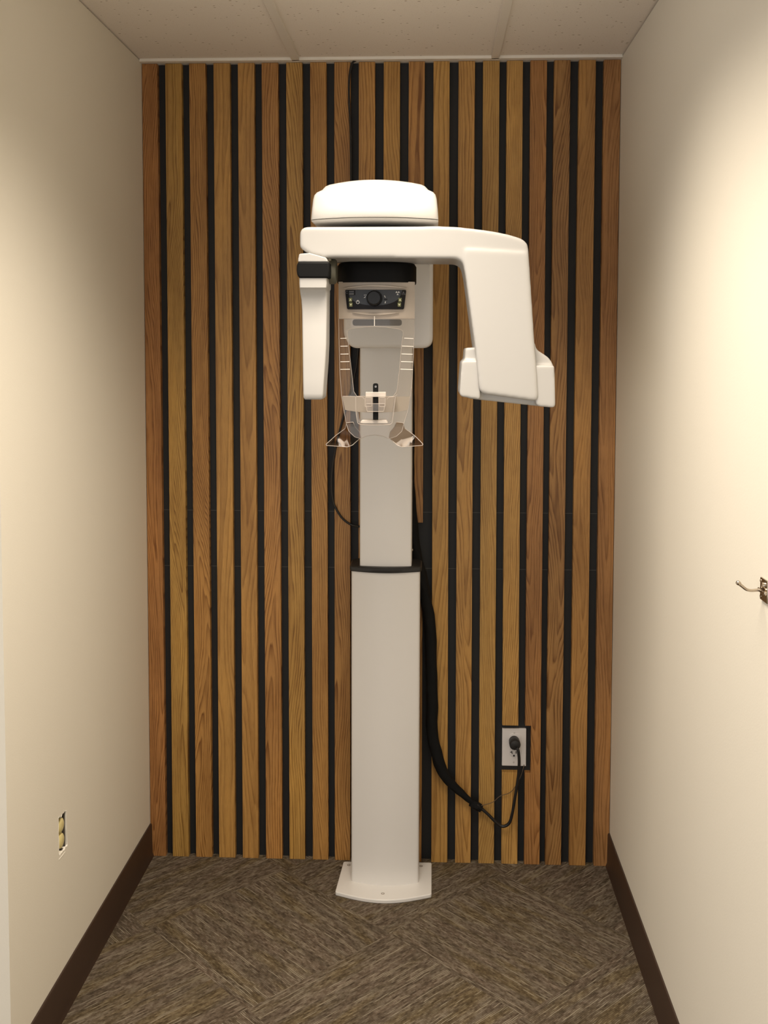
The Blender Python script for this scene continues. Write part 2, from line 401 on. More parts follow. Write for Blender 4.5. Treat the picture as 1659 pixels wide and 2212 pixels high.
# base plate: straight sides, bowed front
bx0, bx1 = .6205, .9105
pts = [(.630, -.030), (bx1, -.024)]
for k in range(17):
    q = k/16; x = bx1+(bx0-bx1)*q; pts.append((x, -.212-.040*math.sin(math.pi*q)))
bm = bmesh.new(); prism(bm, rpoly([(*pts[0], .008), (*pts[1], .008), (*pts[2], .006)]+[(*p, 0) for p in pts[3:-1]]+[(*pts[-1], .006)], 0),
      lambda p: Vector((p[0], p[1], .012)), lambda p: Vector((p[0], p[1], 0)))
bp = link('base_plate', bm, m_white, XR, bevel=.0025, seg=3)
for (px, py) in ((827, 1930), (909.5, 1870.5), (737, 1869.5), (753.5, 1868.5)):
    d = FW + RT*((px-PX)/F) - UP*((py-PY)/F); c = CAM + d*((.0125-CAM.z)/d.z)
    bm = bmesh.new(); lathe(bm, (c.x, c.y, .0115), (0,0,1), [(0,.0052),(.0012,.0052),(.0012,.003),(.0003,.003)], 12)
    link('bolt', bm, m_steel, bp)
def colring(x0, x1, yb, yf, bow, z, r=.012):
    q = [(x0, yb, r), (x0, yf, r)]
    for k in range(1, 12): s = k/12; q.append((x0+(x1-x0)*s, yf-bow*math.sin(math.pi*s), 0))
    q += [(x1, yf, r), (x1, yb, r)]
    return [Vector((p[0], p[1], z)) for p in rpoly(q, 0, 5)]
zc = P(831, 1237, -.17).z
bm = bmesh.new(); loft(bm, [colring(.664, .871, -.042, -.150, .022, z, .008) for z in (.0118, zc)])
link('lower_column', bm, m_white, XR)
bm = bmesh.new(); loft(bm, [colring(.661, .874, -.041, -.152, .026, zc, .03), colring(.659, .876, -.040, -.154, .026, zc+.003, .03), colring(.659, .876, -.040, -.154, .026, zc+.013, .03), colring(.662, .873, -.041, -.151, .025, zc+.016, .03)])
link('column_collar', bm, m_rubber, XR)
bm = bmesh.new(); loft(bm, [colring(.6895, .8455, -.045, -.150, .008, z, .006) for z in (zc+.014, 1.90)])
link('upper_column', bm, m_white, XR)
bm = bmesh.new(); lathe(bm, (.8450, -.11, P(889, 1188, -.11).z), (1,0,0), [(0,.004),(.003,.004),(.004,.002)], 12); link('screw', bm, m_steel, XR)

# top cover: bowed plan, stepped shoulder
def capring(x0, x1, yf, bow, z, r, yb=-.035):
    q = [(x1, yb, .03), (x0, yb, .03), (x0, yf, r)]
    for k in range(1, 16): s = k/16; q.append((x0+(x1-x0)*s, yf-bow*math.sin(math.pi*s)**.8, 0))
    q.append((x1, yf, r)); return [Vector((p[0], p[1], z)) for p in rpoly(q, 0, 8)]
YC = -.735
def cx(px, py, Y=YC): return P(px, py, Y)
zl = [(676,424,.0,0),(673,452,0,0)]
zs = cx(671.5, 474.5).z
rows = [  # left px, right px, y px, front offset, bow, radius
]
zs = P(809, 474.5, YC).z
rings = [capring(x0_, x1_, YC+o, b, zs+dz, rr) for x0_, x1_, o, b, dz, rr in [(cx(671,474).x+.075, cx(947,474).x-.075, .13, .02, -.012, .05), (cx(671,474).x+.045, cx(947,474).x-.045, .085, .035, -.010, .05), (cx(671,474).x+.018, cx(947,474).x-.018, .035, .045, -.0085, .05), (cx(671,474).x+.005, cx(947,474).x-.005, .010, .048, -.006, .05), (cx(671,474).x, cx(947,474).x, 0, .05, -.0015, .05)]]
bm = bmesh.new(); loft(bm, rings); link('cover_tray', bm, m_white3, XR, smooth=50)
rows = [(671.2,946.8,474.4,.002,.050,.05),(671,947,472,0,.050,.05),(673,945.5,450,.001,.050,.05),(675.5,943.5,430,.006,.050,.05),(678,941,421,.010,.050,.05),(683,936.5,415.5,.015,.050,.05),(690.5,929,412,.020,.050,.048),
        (695,925,410,.023,.050,.045),(698,922,406.5,.025,.050,.042),(702,918,402.5,.030,.052,.04),(709,912,399.6,.042,.055,.04),(722,900,397.4,.062,.06,.04)]
rings = []
for l, r, y, o, b, rr in rows:
    rings.append(capring(cx(l, y, YC+o).x, cx(r, y, YC+o).x, YC+o, b, cx(l, y, YC+o).z, rr))
bm = bmesh.new(); loft(bm, rings); link('top_cover', bm, m_white3, XR, smooth=50)
# neck under the cover, hidden joint to the arm
zt_ = cx(809, 489).z; za = P(800, 492, -.70).z
bm = bmesh.new(); lathe(bm, (.767, -.63, za-.01), (0,0,1), [(0,.085),(zt_-za+.022,.085)], 40); link('rotation_bearing', bm, m_rubber, XR)
# carriage housing
bm = bmesh.new()
pprism(bm, [(742,500,12),(742,724,10),(757,752,16),(935,752,24),(936,500,12)], -.26, -.045, n=8)
link('carriage', bm, m_white, XR, bevel=.010, seg=4)
bm = bmesh.new(); pprism(bm, [(926,560),(934.5,560),(934.5,566),(929,572),(926,572)], -.272, -.255); link('hinge_tab', bm, m_white, XR, bevel=.001)
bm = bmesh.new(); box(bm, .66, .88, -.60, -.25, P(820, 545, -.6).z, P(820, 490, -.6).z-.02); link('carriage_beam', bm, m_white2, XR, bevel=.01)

# rotating arm: beam, tube limb and tube housing, one moulding
YA = -.79
beam = [(647,489.5,18),(800,489,0),(900,488.5,0),(947,488,0),(985,489.5,0),(1018,493,0),(1046,496.5,0),(1072,500.5,0),(1100,506.5,0),(1128,515,10),(1141,527,9),(1144,570,0),(1155,742,0),(1160,800,0),(1164,868,14),(1036,850,14),
        (1030,790,0),(1026,750,0),(1021,713,0),(1005,594,0),(999,566,10),(985,558.5,8),(700,556,0),(668,549,24),(647,535,6)]
def ablob(name, polys, m, parent, vox=.0032, it=10):
    bm = bmesh.new()
    for pts, yf, yb, r in polys: pprism(bm, pts, yf, yb, r)
    o = link(name, bm, m, parent, smooth=0)
    rm = o.modifiers.new('remesh', 'REMESH'); rm.mode = 'VOXEL'; rm.voxel_size = vox; rm.use_smooth_shade = True
    sm = o.modifiers.new('smooth', 'SMOOTH'); sm.factor = .5; sm.iterations = it
    return o
limb = [(1004,538,6),(1139,546,6),(1151,742,0),(1158,800,0),(1160,866,10),(1038,849,10),(1032,790,0),(1028,750,0),(1023,713,0),(1007,594,0)]
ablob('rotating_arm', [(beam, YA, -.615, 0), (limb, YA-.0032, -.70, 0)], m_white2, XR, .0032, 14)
# tube head: shoulders each side of the limb
th_low = [(1003,779,6),(1030,779,0),(1155,786,0),(1192,789,10),(1200,815,0),(1200.5,881,9),(1160,879,6),(1150,866,0),(1150,800,0),(1034,800,0),(1036,864,8),(992.5,856,8),(998,784,6)]
left_lo = [(997.5,779,6),(1034,779,0),(1038,864,8),(992,856,8)]
left_up = [(1005.5,751.5,3),(1030,750,0),(1036,800,0),(1002,800,0),(1004,770,0)]
right_up = [(1150,735,0),(1156,742,0),(1159,755,8),(1184,771,12),(1194,784,8),(1199,806,0),(1199,830,0),(1150,830,0)]
right_lo = [(1152,789,0),(1198,789,4),(1200.5,881,8),(1157,878,12)]
mid = [(1010,780,0),(1180,800,0),(1185,880,6),(1010,861,6)]
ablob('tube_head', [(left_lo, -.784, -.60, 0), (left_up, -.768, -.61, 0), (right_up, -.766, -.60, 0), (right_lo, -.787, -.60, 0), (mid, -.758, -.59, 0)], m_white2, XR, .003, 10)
# sensor side
YS = -.80
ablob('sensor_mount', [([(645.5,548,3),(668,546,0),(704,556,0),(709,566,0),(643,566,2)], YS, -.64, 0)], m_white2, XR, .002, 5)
bm = bmesh.new()
pprism(bm, [(643,565.5),(711,565.5),(712,583),(711,600.5),(645,600.5),(641.5,592),(640.3,583),(641,573)], YS-.004, -.70)
link('sensor_collar', bm, m_blk, XR, bevel=.004, seg=3)
bm = bmesh.new(); c = P(700, 590, -.70)
c0 = P(712, 586, -.745); lathe(bm, (c0.x-.008, -.735, c0.z), (1,0,0), [(0,.030),(.020,.030),(.024,.026)], 32); link('pivot_cap', bm, mat('pivot_olive', (.09,.085,.06), .5), XR, smooth=45)
a = P(708, 558, -.76); b = P(724, 574, -.72)
bm = bmesh.new(); tube(bm, [a, (a+b)/2, b], .0042, 6, 2); link('cable_clip', bm, mat('clip_grey', (.42,.38,.32), .5), XR, smooth=0)
# sensor housing lofted down
srow = [ # y, x0, x1, front, back
 (600.5,646,706,YS,-.70),(612,646,706,YS,-.70),(621,646.5,705.5,YS,-.70),(624,647,705,YS+.012,-.70),(632,648,706,YS+.020,-.70),(648,650.5,706,YS+.025,-.70),(670,652,706,YS+.024,-.702),
 (700,652.5,705.5,YS+.020,-.705),(740,653,705,YS+.012,-.71),(780,653.5,703,YS+.007,-.712),(820,654,700,YS+.003,-.715),(850,654.5,698,YS,-.718),(859,655,697.5,YS+.001,-.718),(863,658,694,YS+.004,-.722)]
rings = []
for y, l, r, yf, yb in srow:
    p, q = P(l, y, yf), P(r, y, yf); rings.append(rrect(p.x, q.x+.004*0, yf, yb, p.z, .005, 4))
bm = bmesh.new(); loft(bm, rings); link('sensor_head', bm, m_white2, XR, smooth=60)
bm = bmesh.new(); pprism(bm, [(697,752),(704,752),(699,858),(692,858)], YS+.03, -.716)
# head support: black ring, control panel
YR = -.665
def ringpl(z, hw, dy, n=48, c=(.767, -.60)):
    out = []
    for k in range(n):
        a_ = 2*math.pi*k/n; ca_, sa_ = math.cos(a_), math.sin(a_)
        out.append(Vector((c[0]+hw*abs(ca_)**.55*(1 if ca_ > 0 else -1), c[1]+dy*abs(sa_)**.8*(1 if sa_ > 0 else -1), z)))
    return out
xl, xr_ = P(727, 585, YR+.03).x, P(899, 585, YR+.03).x; hw = (xr_-xl)/2; cxr = (xl+xr_)/2
zr0, zr1 = P(812, 609, -.69).z, P(812, 566, -.69).z
bm = bmesh.new(); loft(bm, [ringpl(z, hw*s, .092*s, c=(cxr, -.60)) for z, s in ((zr0, .985), (zr0+.003, 1), (zr1-.006, 1), (zr1, .96), (zr1+.004, .85))])
link('support_ring', bm, m_blk, XR, smooth=50)
# frosted support panel, slightly curved
def curveY(x, y0, k=1.6): return y0 + k*(x-cxr)**2
def sheet(bm, outer, inner, Y0, th, kcurve=1.6, bend=None, bead=0, openbead=False):
    """outline(s) in px on the plane Y0, cut to a grid, bowed about the vertical axis, thickness th"""
    vo_ = [bm.verts.new(P(x, y, Y0)) for x, y in outer]; loops = [vo_]
    for inn in inner: loops.append([bm.verts.new(P(x, y, Y0)) for x, y in inn])
    es = [bm.edges.new((l[i], l[(i+1) % len(l)])) for l in loops for i in range(len(l))]
    bmesh.ops.triangle_fill(bm, use_beauty=True, edges=es)
    xs = [v.co.x for v in bm.verts]; zs_ = [v.co.z for v in bm.verts]
    for axis, lo, hi, st_ in ((0, min(xs), max(xs), .010), (2, min(zs_), max(zs_), .015)):
        q = lo+st_
        while q < hi-.002:
            co = [0,0,0]; no = [0,0,0]; co[axis] = q; no[axis] = 1
            bmesh.ops.bisect_plane(bm, geom=bm.verts[:]+bm.edges[:]+bm.faces[:], dist=1e-5, plane_co=co, plane_no=no); q += st_
    front = bm.faces[:]
    r = bmesh.ops.extrude_face_region(bm, geom=front)
    nv = [x for x in r['geom'] if isinstance(x, bmesh.types.BMVert)]
    bmesh.ops.translate(bm, verts=nv, vec=(0, th, 0))
    for v_ in bm.verts:
        v_.co.y += kcurve*(v_.co.x-cxr)**2
        if bend: bend(v_)
    bm.normal_update()
    for f in bm.faces: f.material_index = 1 if abs(f.normal.y) < .35 else 0
    if bead:
        nf = len(bm.faces)
        for lp in [outer]+list(inner):
            pp = []
            for i in range(len(lp)):
                p, q = Vector(lp[i]), Vector(lp[(i+1) % len(lp)]); k = max(1, int((q-p).length/6))
                for j in range(k): pp.append(p.lerp(q, j/k))
            pp.append(pp[0])
            if openbead: pp = pp[:-1]
            vv = []
            for p in pp:
                c_ = P(p.x, p.y, Y0); c_.y += kcurve*(c_.x-cxr)**2
                class V_: pass
                o_ = V_(); o_.co = c_
                if bend: bend(o_)
                vv.append(o_.co+Vector((0, -.0002, 0)))
            tube(bm, vv, bead, 6, 0)
        bm.faces.ensure_lookup_table()
        for f in bm.faces[nf:]: f.material_index = 1
YP = -.680
bm = bmesh.new()
sheet(bm, rpoly([(730,608),(896,608),(895.5,689),(730.5,689)], 1), [], YP, .006)
pnl = link('support_panel', bm, [m_frost, m_frost], XR, smooth=40)
# brow lip and lower ledge
def arcbar(name, y0, sag, x0, x1, hy, dep, m, parent, yo=0):
    pts = []
    for k in range(15): q = k/14; pts.append((x0+(x1-x0)*q, y0-sag*math.sin(math.pi*q)))
    for k in range(15): q = 1-k/14; pts.append((x0+(x1-x0)*q, y0+hy*math.sin(math.pi*min(max(q,.03),.97))**.5-sag*math.sin(math.pi*q)))
    bm = bmesh.new()
    prism(bm, pts, lambda p: P(p[0], p[1], YP-dep+yo)+Vector((0, 1.6*(P(p[0], p[1], YP).x-cxr)**2, 0)), lambda p: P(p[0], p[1], YP)+Vector((0, .001+1.6*(P(p[0], p[1], YP).x-cxr)**2, 0)))
    return link(name, bm, m, parent, bevel=.0015, seg=2)
arcbar('brow_lip', 621.5, 6.5, 741, 879, 4.5, .008, m_frost, pnl)
arcbar('lower_ledge', 674, -2.5, 761, 862, 4.5, .007, m_frost, pnl)
# control panel
YQ = YP-.004
def cpt(px, py, off=0.):
    v_ = P(px, py, YQ-off); v_.y += 1.6*(v_.x-cxr)**2; return v_
def flat(bm, pts, off, th=.0006):
    prism(bm, pts, lambda p: cpt(p[0], p[1], off+th), lambda p: cpt(p[0], p[1], off))
def strip_poly(name, pts, off, th, m, parent, N=14):
    """closed polygon fitted to the curve of the panel: cut into vertical slices"""
    bm = bmesh.new()
    vs = [bm.verts.new(P(x, y, YQ-off-th)) for x, y in pts]
    bm.faces.new(vs); xs = [v.co.x for v in vs]; lo, hi = min(xs), max(xs)
    for k in range(1, N): bmesh.ops.bisect_plane(bm, geom=bm.verts[:]+bm.edges[:]+bm.faces[:], dist=1e-6, plane_co=(lo+(hi-lo)*k/N,0,0), plane_no=(1,0,0))
    r = bmesh.ops.extrude_face_region(bm, geom=bm.faces[:])
    bmesh.ops.translate(bm, verts=[x for x in r['geom'] if isinstance(x, bmesh.types.BMVert)], vec=(0, th, 0))
    for v_ in bm.verts: v_.co.y += 1.6*(v_.co.x-cxr)**2
    return link(name, bm, m, parent, smooth=0)
cpn = strip_poly('control_panel', rpoly([(744.6,625.8,3),(877.5,625.8,3),(872.3,668,3.5),(749.2,668,3.5)], 0, 4), 0, .004, m_panel, XR)
lens = [(767.5,626.4),(869,626.4),(866.5,633)]
for k in range(17):
    a_ = math.pi*(k+1.2)/18.4; lens.append((809+56*math.cos(a_), 634+26*math.sin(a_)**.9))
lens += [(753.5,637.5),(767.5,637.5)]
strip_poly('panel_field', lens, .0042, .0005, m_slate, cpn)
def mark(polys, m=None, off=.0048, name='printed_symbol'):
    bm = bmesh.new()
    for q in polys: flat(bm, q, off, .0004)
    return link(name, bm, m or m_mark, cpn, smooth=0)
def ringp(x, y, r, w, n=14, a0=0, a1=2*math.pi, sq=1.):
    out = []
    for k in range(n):
        u0, u1 = a0+(a1-a0)*k/n, a0+(a1-a0)*(k+1)/n
        out.append([(x+r*math.cos(u0)*sq, y+r*math.sin(u0)), (x+r*math.cos(u1)*sq, y+r*math.sin(u1)), (x+(r-w)*math.cos(u1)*sq, y+(r-w)*math.sin(u1)), (x+(r-w)*math.cos(u0)*sq, y+(r-w)*math.sin(u0))])
    return out
tri = lambda x, y, r, up=1: [(x-r, y+r*.8*up), (x, y-r*.9*up), (x+r, y+r*.8*up)]
mark([tri(856.5,630.5,2.4), tri(861.3,630.5,2.4), tri(858.8,635.2,2.3)])                       # radiation trefoil
def outl(pts, wd):
    c_ = Vector((sum(p[0] for p in pts)/len(pts), sum(p[1] for p in pts)/len(pts))); res = []
    for i in range(len(pts)):
        p, q = Vector(pts[i]), Vector(pts[(i+1) % len(pts)]); res.append([tuple(p), tuple(q), tuple(q+(c_-q)*wd), tuple(p+(c_-p)*wd)])
    return res
mark(outl(tri(871.3,632.8,4), .22)+[[(870.9,631),(871.7,631),(871.7,634.5),(870.9,634.5)]], m_markg)   # warning triangle
mark(ringp(748.8,631,2.9,.6,10,.6,5.7), m_markg)
mark([[(753.4,627.8),(764.2,627.8),(764.2,633),(753.4,633)]], m_slate, .0044, 'keypad_label')
mark([[(753.6,633.6),(764,633.6),(764,636),(753.6,636)]]+[[(754+2.6*k,628.6),(755.6+2.6*k,628.6),(755.6+2.6*k,630.2),(754+2.6*k,630.2)] for k in range(4)], m_markg)
mark(ringp(772.7,652.6,4.0,1.0,18))
mark(ringp(772.7,649.6,1.7,1.7,10), name='power_light')
mark([[(786.3,636.6),(787.9,636.6),(787.9,638.2),(786.3,638.2)], [(789.6,636.4),(791.2,636.4),(791.2,638),(789.6,638)], [(788.6,639.5),(789.6,639.5),(789.2,643),(786,643.4),(785.8,642.4),(788,642)]])
mark([[(829.6,638.6),(831,638.2),(833,642.6),(832,643.2)], [(831.6,651.5),(833.6,650.5),(832.6,655.2),(831,655)]])
mark([[(829.6,645.4),(836.6,645.4),(836.6,647.8),(829.6,647.8)]], m_panel)
for x, y, up in ((756.6,647.4,1),(757.4,657.8,-1),(864,647.6,1),(862.4,657.8,-1)):
    bm = bmesh.new(); flat(bm, rpoly([(x-3.8,y-4.4),(x+3.8,y-4.4),(x+3.4,y+4.4),(x-3.4,y+4.4)], 1, 3), .0042, .0012); bt = link('button', bm, m_green, cpn, smooth=0)
    bm = bmesh.new(); flat(bm, [(x-2.7,y+2.4*up),(x,y-2.9*up),(x+2.7,y+2.4*up),(x,y+1.2*up)] if up > 0 else [(x-2.7,y-2.4),(x,y-1.2),(x+2.7,y-2.4),(x,y+2.9)], .0054, .0004); link('arrow', bm, m_cream, bt, smooth=0)
kc = cpt(809, 644.5, .002)
bm = bmesh.new(); rk = (P(826.3, 644, kc.y).x-P(791.8, 644, kc.y).x)/2
lathe(bm, kc, (0,-1,0), [(0,rk),(.004,rk),(.010,rk*.95),(.022,rk*.90),(.026,rk*.86),(.028,rk*.76)], 40); link('knob', bm, m_knob, cpn, smooth=40)
# tinted mirror behind the shield
bm = bmesh.new(); pprism(bm, rpoly([(761.5,690),(868,690),(868,703.5),(761.5,703.5)], 6, 5), -.635, -.630); link('mirror', bm, m_mirror, XR, smooth=0)
# clear face shield with window
YV = -.684
outer = [(730.5,688),(730.8,729),(732.8,798),(736.7,854),(742.7,890),(747.8,917),(753,932),(766,944),(778,947.7),(793,941.7),(809,939.7),(826,942),(841,947.7),(856,943),(868,932),(873,912),(881,886),(888.9,838),(892.9,768.7),(894.9,688)]
inner = [(749.7,719),(751,714),(755.6,710.6),(769.6,708),(790,706),(809,705.2),(830,706.4),(849,708.7),(865,711.8),(869.3,715),(870.4,721),(867,749),(862.5,800),(857,846),(849,856.5),(770.5,856),(764,846),(757.6,790),(751.8,740)]
bm = bmesh.new(); sheet(bm, outer, [inner], YV, .004, bead=.00065)
shd = link('face_shield', bm, [m_acr, m_acre], XR, smooth=30)
shd['label'] = 'clear acrylic face shield'
# room reflection low on the shield, modelled as a taupe strip
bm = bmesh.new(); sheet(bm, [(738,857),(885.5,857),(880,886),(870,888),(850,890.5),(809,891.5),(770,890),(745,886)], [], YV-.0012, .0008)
link('painted_reflection_band', bm, [m_band, m_band], XR, smooth=0)
# graduation ticks
def tick(x0, y0, x1, y1, wpx=.8):
    bm = bmesh.new(); n = 5
    for k in range(n):
        a_, b_ = k/n, (k+1)/n
        xa, ya, xb_, yb_ = x0+(x1-x0)*a_, y0+(y1-y0)*a_, x0+(x1-x0)*b_, y0+(y1-y0)*b_
        if abs(x1-x0) > abs(y1-y0): q = [(xa,ya-wpx),(xb_,yb_-wpx),(xb_,yb_+wpx),(xa,ya+wpx)]
        else: q = [(xa-wpx,ya),(xa+wpx,ya),(xb_+wpx,yb_),(xb_-wpx,yb_)]
        def g(p, o): v_ = P(p[0], p[1], YV-o); v_.y += 1.6*(v_.x-cxr)**2; return v_
        prism(bm, q, lambda p: g(p, .0009), lambda p: g(p, .0001))
    link('graduation_line', bm, m_tick, shd, smooth=0)
for y, xa, xb_ in ((731,748,873),(748,750.5,868),(765,752.5,867),(781.5,754.5,866),(798,755.5,865)):
    tick(734.5, y, xa, y-.4); tick(xb_, y-.6, 893 if y < 760 else 891.5, y+.4)
tick(809, 683, 808.8, 704, .9); tick(809.8, 879, 810, 903, .9)
# flared acrylic handles
def handle(mir):
    pts = [(747.8,914),(744.5,927),(724,942),(704.5,959.5),(706,961.5),(729,964),(751,965.8),(761,962),(771,953),(779,946.5),(776,934),(766,922),(763,912)]
    if mir: pts = [(1620.5-x-2, y) for x, y in pts][::-1]; pts = [(x if x < 905 else x, y) for x, y in pts]
    cx_ = cxr
    def bend(v_):
        q = max(0., abs(v_.co.x-cx_)-.045)/.085; dz = max(0., min(1., (P(809, 915, YV).z-v_.co.z)/.055))
        v_.co.y += -.045*q*q*dz + .020*math.sin(dz*math.pi) * (.5+.5*q)
    bm = bmesh.new(); sheet(bm, rpoly([(*p, 2) for p in pts], 2, 3), [], YV-.001, .005, bend=bend, bead=.0008)
    link('handle', bm, [m_hand, m_acre], XR, smooth=50)
handle(0); handle(1)
# chin cup
def wire(pts, Y, r, m, name, parent, k=6):
    bm = bmesh.new(); tube(bm, [P(x, y, Y) for x, y in pts], r, 8, k); return link(name, bm, m, parent)
YK = -.715
bm = bmesh.new()
outb = rpoly([(769.5,890,0),(773,917,14),(846,917,14),(855,854,0),(852.6,854,0),(843.5,914.2,11),(775.5,914.2,11),(772,890,0)], 0, 6)
pprism(bm, outb, YK, YK+.030); nf = len(bm.faces)
tube(bm, [P(x, y, YK-.0004) for x, y in [(768.5,856),(768.8,888),(771.5,908),(775,915.5),(790,917.5),(809,918),(830,917.5),(845,915.5),(848.5,905),(851,885),(854.5,857)]], .0007, 6, 4)
tube(bm, [P(x, y, YK-.0004) for x, y in [(741,856),(770,856.5),(783,858),(786,862)]], .0006, 6, 3)
tube(bm, [P(x, y, YK-.0004) for x, y in [(858,852),(852,856),(840,858),(836,863)]], .0006, 6, 3)
bm.faces.ensure_lookup_table()
for f in bm.faces[nf:]: f.material_index = 1
link('chin_cup', bm, [m_acr, m_acre], XR, smooth=40)
bm = bmesh.new(); pprism(bm, rpoly([(781,908),(834,908),(838,914.5),(777,914.5)], 2), YK+.001, YK+.028); cr_ = link('chin_rest', bm, acrylic('white_acrylic', (.9,.9,.9), 2.0, .75), XR, bevel=.001)
# bite block and rod
bm = bmesh.new(); pprism(bm, rpoly([(805.6,828,4.5),(817,828,4.5),(817,907,0),(805.6,907,0)], 0, 5), YK-.006, YK-.001); bf = link('bite_rod', bm, m_blk, XR, bevel=.0008)
c = P(811.5, 835.3, YK-.006); bm = bmesh.new(); lathe(bm, (c.x, c.y+.0005, c.z), (0,-1,0), [(0,.0028),(.0016,.0024)], 14); link('rod_stud', bm, m_markg, bf)
bm = bmesh.new()
for q in ([(789.5,847),(833.5,847),(833.5,857.5),(789.5,857.5)],): pprism(bm, q, YK-.010, YK+.004, 1)
link('bite_clamp', bm, acrylic('pale_acrylic', (.92,.90,.86), 1.6, .60), XR, bevel=.0008)
bm = bmesh.new()
for q in ([(788.5,859),(803,859),(803,878.5),(788.5,878.5)], [(819.5,859),(832,859),(832,878.5),(819.5,878.5)], [(790,872),(832,872),(829,889),(793,889)]):
    q2 = rpoly(q, 2, 3); pprism(bm, q2, YK-.013, YK-.008)
    nf = len(bm.faces); tube(bm, [P(x, y, YK-.0133) for x, y in q2+q2[:1]], .0006, 6, 0); bm.faces.ensure_lookup_table()
    for f in bm.faces[nf:]: f.material_index = 1
link('bite_clamp', bm, [m_acr, m_acre], XR, smooth=0)

# ------------------------------------------------------------------ cables
def cable(name, pts, Y, r, m, label, cat, n=12, k=8, wob=0., parent=None):
    bm = bmesh.new(); pp = [P(p[0], p[1], p[2] if len(p) > 2 else Y) for p in pts]
    tube(bm, pp, r, n, k, wob)
    o = link(name, bm, m, parent, loc=None if parent else tuple(pp[-1]))
    if label: tag(o, label, cat)
    return o
def rb(q): return .0135+.0045*math.sin(min(1, q*2.2)*math.pi/2) if q < .80 else .018-.011*((q-.80)/.20)**1.2
cable('cable_sleeve', [(880,700,-.022),(883,760,-.021),(885,830,-.021),(884.5,900,-.021),(883.5,1000,-.021),(885,1060,-.021),(890,1130,-.021),(899,1200,-.021),(911,1250,-.021),(921,1300,-.021),(929,1355,-.021),(932,1440,-.022),(933.5,1520,-.022),(934,1580,-.022),(943,1628,-.024),(957,1668,-.024),(978,1696,-.022),(1001,1717,-.018),(1024,1737,-.016)],
      0, rb, m_blkm, 'thick black cable sleeve hanging beside the column and bending toward the outlet', 'cable sleeve', 16, 8, .08)
o = cable('cable_tie', [(1017,1733,-.014),(1027,1739,-.014),(1040,1747,-.014)], 0, lambda q: .0125-.0025*abs(q-.5), m_blkm, 'black tape wrap at the lower end of the cable sleeve', 'cable tie', 12, 4, .2)
pc = thing('electrical_cable', 'black power cord looping up into the white outlet on the slat wall', 'cable', tuple(P(1086, 1785, -.02)))
bm = bmesh.new()
tube(bm, [P(x, y, Y) for x, y, Y in ((1030,1738,-.018),(1052,1757,-.018),(1070,1775,-.018),(1082,1784,-.018),(1092,1784,-.020),(1101,1776,-.022),(1107,1755,-.024),(1112,1725,-.026),(1118.5,1685,-.028),(1121.5,1650,-.032),(1120,1625,-.036),(1116.5,1615,-.034))], .0048, 12, 8)
link('cord', bm, m_cord, pc)
bm = bmesh.new(); c = P(1110.5, 1600, .012)
lathe(bm, (c.x, .0145, c.z), (.03,-1,-.10), [(0,.0165),(.012,.0165),(.014,.0175),(.030,.0175),(.034,.0155),(.037,.008)], 28)
link('plug', bm, m_rubber, pc, smooth=40)
cable('ground_wire', [(1033,1741,-.016),(1041,1740,-.016),(1064,1733,-.010),(1080,1720,-.008),(1101.6,1712,-.008),(1115,1696,-.006),(1125.5,1675,-.002),(1131.5,1655,.008),(1132,1652,.016)], 0, .0011, m_copper,
      'thin brown wire running from the cable sleeve to the bottom of the outlet plate', 'wire', 8, 8)
cable('ceiling_cable', [(775,131,.012),(770,130.5,.0),(763,134,-.008),(758,145,-.009),(754.5,168,-.008),(753.6,195,-.007),(754.5,229,-.006),(757,276,-.005),(758,330,-.005),(758.5,391,-.005),(764,480,-.006),(774,600,-.008),(777,700,-.008),(772.5,773,-.006),(766,812,-.008),(748,880,-.008),(730,945,-.006),(719.5,1000,-.004),(716,1045,-.004),(720,1084,-.005),(730,1106,-.006),(741,1121,-.006),(754,1131,-.006),(765,1135.5,-.008),(782,1138,-.02)],
      0, .0033, m_cord, 'thin black cable dropping from the ceiling behind the x-ray machine', 'cable', 10)

# ------------------------------------------------------------------ outlet on the slat wall
ol = thing('power_outlet', 'white duplex outlet set in a square cut-out of the oak slats', 'outlet', tuple(P(1110, 1654, .02)))
bm = bmesh.new(); pprism(bm, rpoly([(1085,1573.5),(1136.8,1574),(1136.2,1655),(1084.2,1654)], 1), .0135, .0215); pl = link('cover_plate', bm, m_plate, ol, bevel=.0025, seg=3)
bm = bmesh.new(); pprism(bm, rpoly([(1100,1612,6),(1126,1612,6),(1126,1634,9),(1100,1634,9)], 0, 5), .0115, .016); fc = link('socket', bm, m_plate, ol, bevel=.0008)
bm = bmesh.new(); pprism(bm, rpoly([(1100,1585,9),(1126,1585,9),(1126,1608,6),(1100,1608,6)], 0, 5), .0115, .016); link('socket', bm, m_plate, ol, bevel=.0008)
bm = bmesh.new()
for q in ([(1104.6,1622.5),(1106.4,1622.5),(1107.2,1628.6),(1105.4,1628.6)], [(1102,1624),(1105,1624.4),(1105,1625.8),(1102,1625.6)], [(1114,1622.5),(1115.8,1622.5),(1115.8,1628),(1114,1628)], rpoly([(1108.4,1630.6),(1112,1630.6),(1112,1634.4),(1108.4,1634.4)], 1.4, 3)):
    pprism(bm, q, .0112, .014)
link('slots', bm, m_dark, fc, smooth=0)
for x, y in ((1111, 1583.5), (1109.5, 1646.5)):
    c = P(x, y, .0135); bm = bmesh.new(); lathe(bm, (c.x, .0142, c.z), (0,-1,0), [(0,.0030),(.0012,.0030),(.0016,.002)], 16); link('screw', bm, mat('screw_white', (.50,.47,.44), .4), ol)

